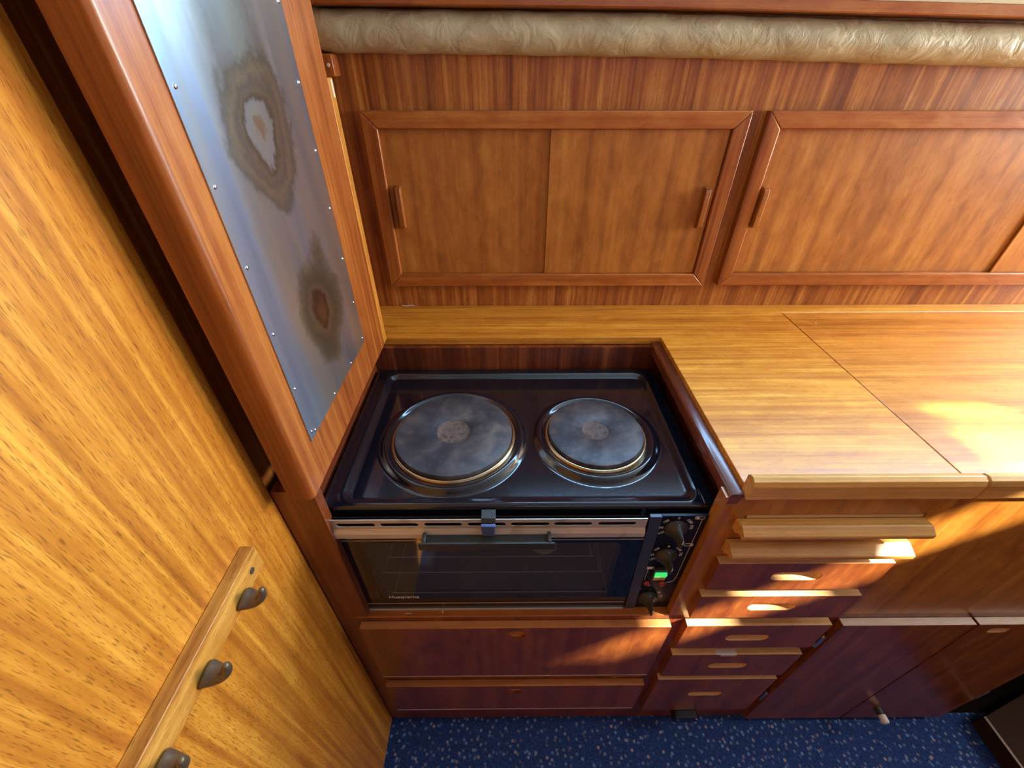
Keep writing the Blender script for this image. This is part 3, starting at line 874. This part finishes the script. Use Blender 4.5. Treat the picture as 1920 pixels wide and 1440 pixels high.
gx, gy = spaced(X0, X1, 0.0022), spaced(YH0, YH1, 0.0022)
mb = MB()
nx, ny = len(gx), len(gy)
vs = [(x, y, ZH + hobz(x, y)) for y in gy for x in gx]
fs = [(j * nx + i, j * nx + i + 1, (j + 1) * nx + i + 1, (j + 1) * nx + i) for j in range(ny - 1) for i in range(nx - 1)]
ring = [i for i in range(nx)] + [j * nx + nx - 1 for j in range(1, ny)] + [(ny - 1) * nx + i for i in range(nx - 2, -1, -1)] + [j * nx for j in range(ny - 2, 0, -1)]
b0 = len(vs)
vs += [(vs[i][0], vs[i][1], ZH - 0.0205) for i in ring]
n = len(ring)
fs += [(ring[i], ring[(i + 1) % n], b0 + (i + 1) % n, b0 + i) for i in range(n)]
mb.add(vs, fs)
hob = obj('hob_top', mb, 'enamel', ov, smooth=60)
cp = obj('corner_cap', MB().prism(rrect(0.5300, 0.5484, -0.5085, -0.4795, 0.002), 'z', ZH + 0.0002, ZH + 0.0026), 'enamel', hob, bevel=0.0012)
for i, (bx, by, R) in enumerate(BUR):
    zt = ZH - 0.0062
    hp = obj('hotplate', MB().lathe([(R * 0.28, 0.0150), (R * 0.30, 0.0158), (R * 0.62, 0.0161), (R * 0.93, 0.0158), (R * 0.985, 0.0146), (R, 0.0120), (R, 0.0060), (R * 0.98, 0.0020)], (bx, by, zt), 'z', 96),
             'iron_a' if i == 0 else 'iron_b', hob, smooth=40, origin=(bx, by, zt))
    hp['label'] = ('large' if i == 0 else 'small') + ' worn cast-iron hotplate'
    obj('plate_centre', MB().lathe([(R * 0.285, 0.0149), (R * 0.27, 0.0143), (R * 0.15, 0.0142), (0, 0.0144)], (bx, by, zt), 'z', 48), 'rust', hp, smooth=40, origin=(bx, by, zt))
    obj('trim_ring', MB().lathe([(R + 0.0004, 0.0078), (R + 0.0022, 0.0088), (R + 0.0050, 0.0080), (R + 0.0066, 0.0052), (R + 0.0070, 0.0030)], (bx, by, zt), 'z', 96), 'brassring', hp, smooth=60, origin=(bx, by, zt))

YD = -0.5205
obj('oven_shell', MB().box(X0 + 0.006, -0.0005, YD + 0.022, YH1 - 0.004, -0.3500, ZH - 0.0210).box(X0 + 0.006, X1 - 0.006, YH1 - 0.016, YH1 - 0.004, -0.3500, ZH - 0.0210)
    .box(0.4720, X1 - 0.006, YD + 0.006, YH1 - 0.0165, -0.3500, ZH - 0.0210).box(0.0, 0.4715, YD + 0.022, YH1 - 0.0165, -0.3500, -0.3460).box(0.0, 0.4715, YD + 0.022, YH1 - 0.0165, ZH - 0.0250, ZH - 0.0210), 'panel_black', ov)
cav = obj('oven_cavity', MB().box(0.0005, 0.4710, YH1 - 0.020, YH1 - 0.0175, -0.3450, -0.0960).box(0.0005, 0.0020, YD + 0.024, YH1 - 0.021, -0.3450, -0.0960).box(0.4690, 0.4710, YD + 0.024, YH1 - 0.021, -0.3450, -0.0960)
          .box(0.0025, 0.4685, YD + 0.024, YH1 - 0.021, -0.3450, -0.3430), 'cavity', ov)
for z, xa, xb in ((-0.1490, 0.078, 0.392), (-0.1905, 0.052, 0.385), (-0.2380, 0.034, 0.404), (-0.3060, 0.040, 0.424)):
    rk = MB().tube([(xa, YD + 0.0070, z), (xb, YD + 0.0070, z)], 0.0008, 6)
    for x in (xa + 0.004, xb - 0.004):
        rk.tube([(x, YD + 0.0080, z), (x, -0.2000, z)], 0.0006, 5)
    obj('oven_rack', rk, 'rack', ov)
obj('pale_disc', MB().lathe([(0.0, -0.006), (0.014, -0.005), (0.0205, 0.0), (0.0205, 0.004)], (0.3050, YD + 0.0170, -0.1800), 'y', 28), 'disc_beige', ov, smooth=60)  # pale domed disc just behind the oven window

win = rrect(0.0210, 0.4210, -0.3155, -0.1410, 0.012)
door = obj('oven_door', MB().plate('y', rect(-0.0175, 0.4560, -0.3525, -0.1175), [win], YD, YD + 0.016), 'glass_edge', ov, origin=(0.22, YD, -0.3525))
obj('window_glass', MB().prism(rrect(0.0212, 0.4208, -0.3153, -0.1412, 0.012), 'y', YD + 0.0003, YD + 0.0040), 'smoked', door)
for nm, z, h_ in (('trim_line', -0.1325, 0.0012), ('trim_line', -0.3300, 0.0012)):
    obj(nm, MB().box(-0.0160, 0.4545, YD - 0.0006, YD - 0.0001, z - h_ / 2, z + h_ / 2), 'pale_metal', door)
obj('bottom_strip', MB().box(-0.0175, 0.4550, YD - 0.0030, YD - 0.0001, -0.3525, -0.3497), 'pale_metal', door)
obj('side_strip', MB().box(-0.0190, -0.0177, YD - 0.0010, YD + 0.016, -0.3525, -0.1175), 'pale_metal', door)
slots = []
for (a, b_) in ((630.5, 703), (712, 784), (794, 865.5), (875, 947.5), (956, 1029), (1038, 1109), (1120, 1192)):
    # measured along the strip
    xa = -0.0005 + (a - 632) * (0.4329 / (1192 - 632)); xb = -0.0005 + (b_ - 632) * (0.4329 / (1192 - 632))
    slots.append(stadium((xa + xb) / 2, -0.0868, xb - xa, 0.0080, 6))
vent = obj('vent_strip', MB().plate('y', rect(-0.0178, 0.4470, -0.0965, -0.0752), slots, YD - 0.0042, YD - 0.0030)
           .prism([(YD - 0.0042, -0.0964), (YD - 0.0085, -0.1045), (YD - 0.0090, -0.1130), (YD - 0.0070, -0.1165), (YD - 0.0002, -0.1170), (YD - 0.0002, -0.0964)], 'x', -0.0210, 0.4472), 'vent', door, origin=(0.2, YD, -0.1))
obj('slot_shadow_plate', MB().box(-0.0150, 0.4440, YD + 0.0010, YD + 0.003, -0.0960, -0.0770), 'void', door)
h = obj('handle', MB().prism([(YD - 0.0092, -0.1050), (YD - 0.0092, -0.1075), (YD - 0.0235, -0.1055), (YD - 0.0235, -0.1030)], 'x', 0.1225, 0.3085)
        .prism([(YD - 0.0236, -0.1010), (YD - 0.0265, -0.1010), (YD - 0.0275, -0.1150), (YD - 0.0240, -0.1160), (YD - 0.0236, -0.1056)], 'x', 0.1180, 0.3130), 'dark_plastic', door, bevel=0.0006)
for x in (0.1228, 0.3032):
    obj('handle_cheek', MB().prism([(YD - 0.0088, -0.0975), (YD - 0.0130, -0.0960), (YD - 0.0245, -0.1000), (YD - 0.0245, -0.1085), (YD - 0.0088, -0.1085)], 'x', x, x + 0.0052), 'dark_plastic', h, bevel=0.0012)
lt = obj('door_latch', MB().prism([(0.2075, -0.0770), (0.2285, -0.0770), (0.2270, -0.1000), (0.2095, -0.1000)], 'y', YD - 0.0092, YD - 0.0148), 'blue_plastic', ov, bevel=0.0010)
lt['label'] = 'small blue plastic latch'
obj('latch_strap', MB().prism([(YH0 - 0.0004, -0.0695), (YH0 - 0.0150, -0.0705), (YH0 - 0.0190, -0.0765), (YH0 - 0.0175, -0.0768), (YH0 - 0.0004, -0.0768)], 'x', 0.2080, 0.2285), 'dark_plastic', lt, bevel=0.0005)

obj('divider_strip', MB().prism([(0.4515, -0.0752), (0.4685, -0.0752), (0.4765, -0.3525), (0.4590, -0.3525)], 'y', YD - 0.0020, YD + 0.004), 'divider', ov, bevel=0.0004)
cpn = obj('control_panel', MB().box(0.4690, 0.5415, YD + 0.0002, YD + 0.004, -0.3515, -0.0752), 'panel_black', ov)
obj('panel_edge', MB().box(0.5416, 0.5436, YD - 0.0030, YD + 0.004, -0.3515, -0.0752), 'panel_black', ov)
KN = [(0.4945, -0.1035), (0.4960, -0.1760), (0.4940, -0.3120)]


def knob(cx, cz):
    y0 = YD
    k = obj('knob', MB().lathe([(0.0176, -0.0002), (0.0172, -0.0040), (0.0155, -0.0060), (0.0, -0.0062)], (cx, y0, cz), 'y', 40), 'dark_plastic', cpn, smooth=40)
    mb = MB(); n = 28; vs = []; fs = []
    L_ = [(0.0150, 0.0150, -0.0060, 0.0), (0.0108, 0.0142, -0.0082, 0.0), (0.0068, 0.0134, -0.0118, 0.0), (0.0044, 0.0126, -0.0170, 0.0), (0.0033, 0.0120, -0.0230, 0.0), (0.0026, 0.0112, -0.0275, 0.0), (0.0016, 0.0100, -0.0290, 0.0)]
    for (a, c, y, dz) in L_:
        vs += [(cx + a * math.cos(2 * math.pi * q / n), y0 + y, cz + dz + c * math.sin(2 * math.pi * q / n)) for q in range(n)]
    for j in range(len(L_) - 1):
        fs += [(j * n + q, j * n + (q + 1) % n, (j + 1) * n + (q + 1) % n, (j + 1) * n + q) for q in range(n)]
    fs.append(tuple((len(L_) - 1) * n + q for q in range(n)))
    obj('grip', mb.add(vs, fs), 'dark_plastic', k, smooth=50)
    obj('pointer', MB().box(cx - 0.0007, cx + 0.0007, y0 - 0.0068, y0 - 0.0059, cz + 0.0115, cz + 0.0152), 'white_ink', k)
    obj('grip_mark', MB().box(cx - 0.0006, cx + 0.0006, y0 - 0.0294, y0 - 0.0288, cz + 0.001, cz + 0.0095), 'white_ink', k)
    return k


for c in KN:
    knob(*c)


def text_mb(mb, s_, x, z, size, rot=0.0, y=YD - 0.0001):
    cu = bpy.data.curves.new('lettering', 'FONT')
    cu.body = s_; cu.size = size; cu.align_x = 'CENTER'; cu.align_y = 'CENTER'; cu.extrude = 0.0001
    o = bpy.data.objects.new('lettering', cu)
    COL.objects.link(o)
    bpy.context.view_layer.update()
    me = bpy.data.meshes.new_from_object(o.evaluated_get(bpy.context.evaluated_depsgraph_get()))
    mt = Matrix.Translation((x, y, z)) @ Matrix.Rotation(R_(90), 4, 'X') @ Matrix.Rotation(R_(rot), 4, 'Z')
    mb.add([mt @ v.co for v in me.vertices], [tuple(p_.vertices) for p_ in me.polygons])
    bpy.data.objects.remove(o); bpy.data.meshes.remove(me)
    return mb


obj('maker_lettering', text_mb(MB(), 'Husqvarna', 0.0610, -0.3075, 0.0125), 'white_ink', door)
mk = MB()
for (cx, cz), labs in zip(KN, ([('0', 90), ('1200', 42), ('850', 2), ('300', 215), ('180', 180), ('120', 138)],
                               [('0', 90), ('1500', 42), ('750', 2), ('250', 215), ('165', 180), ('100', 138)],
                               [('50', 42), ('100', 8), ('250', 172)])):
    for s, a in labs:
        rr = 0.0232
        text_mb(mk, s, cx + rr * math.cos(R_(a)), cz + rr * math.sin(R_(a)) * 0.98, 0.0068, a - 90 if 0 <= a < 180 else a - 180)
# printed lines and hotplate symbols


def ln(pts, r=0.00035):
    mk.tube([(x, YD - 0.0001, z) for x, z in pts], r, 6, flat=(0, 1, 0))


ln([(0.5290, -0.0850), (0.5290, -0.2450), (0.5280, -0.2530), (0.5250, -0.2590), (0.5195, -0.2620), (0.5130, -0.2630)])
ln([(0.4770, -0.2185), (0.4765, -0.2450), (0.4780, -0.2540)])
ln([(0.4745, -0.2660), (0.4725, -0.2720), (0.4715, -0.2800)])
for cx, cz, fill in ((0.5245, -0.0800, -0.25), (0.5255, -0.1490, 0.35), (0.4785, -0.2155, 0.0)):
    rr = rrect(cx - 0.0068, cx + 0.0068, cz - 0.0030, cz + 0.0030, 0.0015, 3)
    ln(rr + [rr[0]])
    q = 0.0022 if fill else 0.0045
    mk.add([(cx + fill * 0.012 - q, YD - 0.0002, cz - 0.0021), (cx + fill * 0.012 + q, YD - 0.0002, cz - 0.0021), (cx + fill * 0.012 + q, YD - 0.0002, cz + 0.0021), (cx + fill * 0.012 - q, YD - 0.0002, cz + 0.0021)], [(0, 1, 2, 3)])
rr = rrect(0.4690 + 0.0008, 0.4690 + 0.0068, -0.2855, -0.2815, 0.001, 3); ln(rr + [rr[0]])
mk.lathe([(0.0, 0), (0.0009, 0)], (0.4940, YD - 0.0002, -0.2870), 'y', 8)
obj('printed_markings', mk, 'white_ink', cpn)
sw = obj('rocker_switch', MB().box(0.4850, 0.5085, YD - 0.0060, YD, -0.2455, -0.2130), 'dark_plastic', cpn, bevel=0.0008)
obj('lit_half', MB().prism([(YD - 0.0062, -0.2185), (YD - 0.0100, -0.2230), (YD - 0.0075, -0.2330), (YD - 0.0062, -0.2330)], 'x', 0.4870, 0.5065), 'green_lit', sw, bevel=0.0005)
obj('unlit_half', MB().prism([(YD - 0.0062, -0.2332), (YD - 0.0075, -0.2332), (YD - 0.0066, -0.2430), (YD - 0.0062, -0.2430)], 'x', 0.4870, 0.5065), 'yellow_lens', sw)
for x in (0.4825, 0.5085):
    obj('indicator_lamp', MB().lathe([(0.0062, -0.0002), (0.0062, -0.0020), (0.0052, -0.0042), (0.003, -0.0056), (0.0, -0.0060)], (x, YD, -0.2625), 'y', 24), 'red_lens', cpn, smooth=60)

# ------------------------------------------------------------------ coat rail with bronze hooks
rail = obj('coat_rail', MB().box(-0.0628, -0.0472, -1.25, -0.6095, -0.0375, -0.0015), 'rail_y', bevel=0.0011, origin=(-0.055, -0.8, -0.0375))
tag(rail, 'wooden coat rail with dark bronze hooks on the golden panel at left', 'coat rail')
obj('screw', MB().lathe([(0.0, -0.0), (0.0036, 0.0), (0.0040, -0.0008)], (-0.0463, -0.6290, -0.0205), 'x', 20), 'bronze', rail, smooth=40)


def hook(y):
    P = [(-0.0470, -0.0270), (-0.0430, -0.0285), (-0.0370, -0.0300), (-0.0300, -0.0290), (-0.0240, -0.0240), (-0.0205, -0.0170), (-0.0190, -0.0100), (-0.0186, -0.0065)]
    ra = [0.0130, 0.0125, 0.0105, 0.0085, 0.0065, 0.0050, 0.0042, 0.0025]
    rb = [0.0075, 0.0085, 0.0080, 0.0068, 0.0052, 0.0040, 0.0038, 0.0022]
    m_ = MB().tube([(x, y, z) for x, z in P], ra, 20, rr=rb, flat=(0, 1, 0))
    k = obj('hook', m_, 'bronze', rail, smooth=55, origin=(-0.047, y, -0.03))
    sb = k.modifiers.new('subsurf', 'SUBSURF'); sb.levels = 1; sb.render_levels = 2
    return k


hk = hook(-0.6570)
for y in (-0.7285, -0.7960):
    q = hk.copy(); COL.objects.link(q); q.parent = rail
    q.location = hk.location + Vector((0, y + 0.6570, 0))

# ------------------------------------------------------------------ low step at the right
stp = obj('floor_step', MB().prism([(1.4520, YB + 0.001), (2.39, YB + 0.001), (2.39, -0.3300), (1.6060, -0.5060), (1.4520, -0.5560)], 'z', FZ + 0.0005, -0.8750), 'brown_dark', bevel=0.002)
tag(stp, 'low dark brown step at the right edge of the blue carpet', 'step')
ed = obj('step_edge', MB().box(1.4500, 1.4560, YB + 0.001, -0.5560, -0.8748, -0.8730), 'brown_mid', stp)
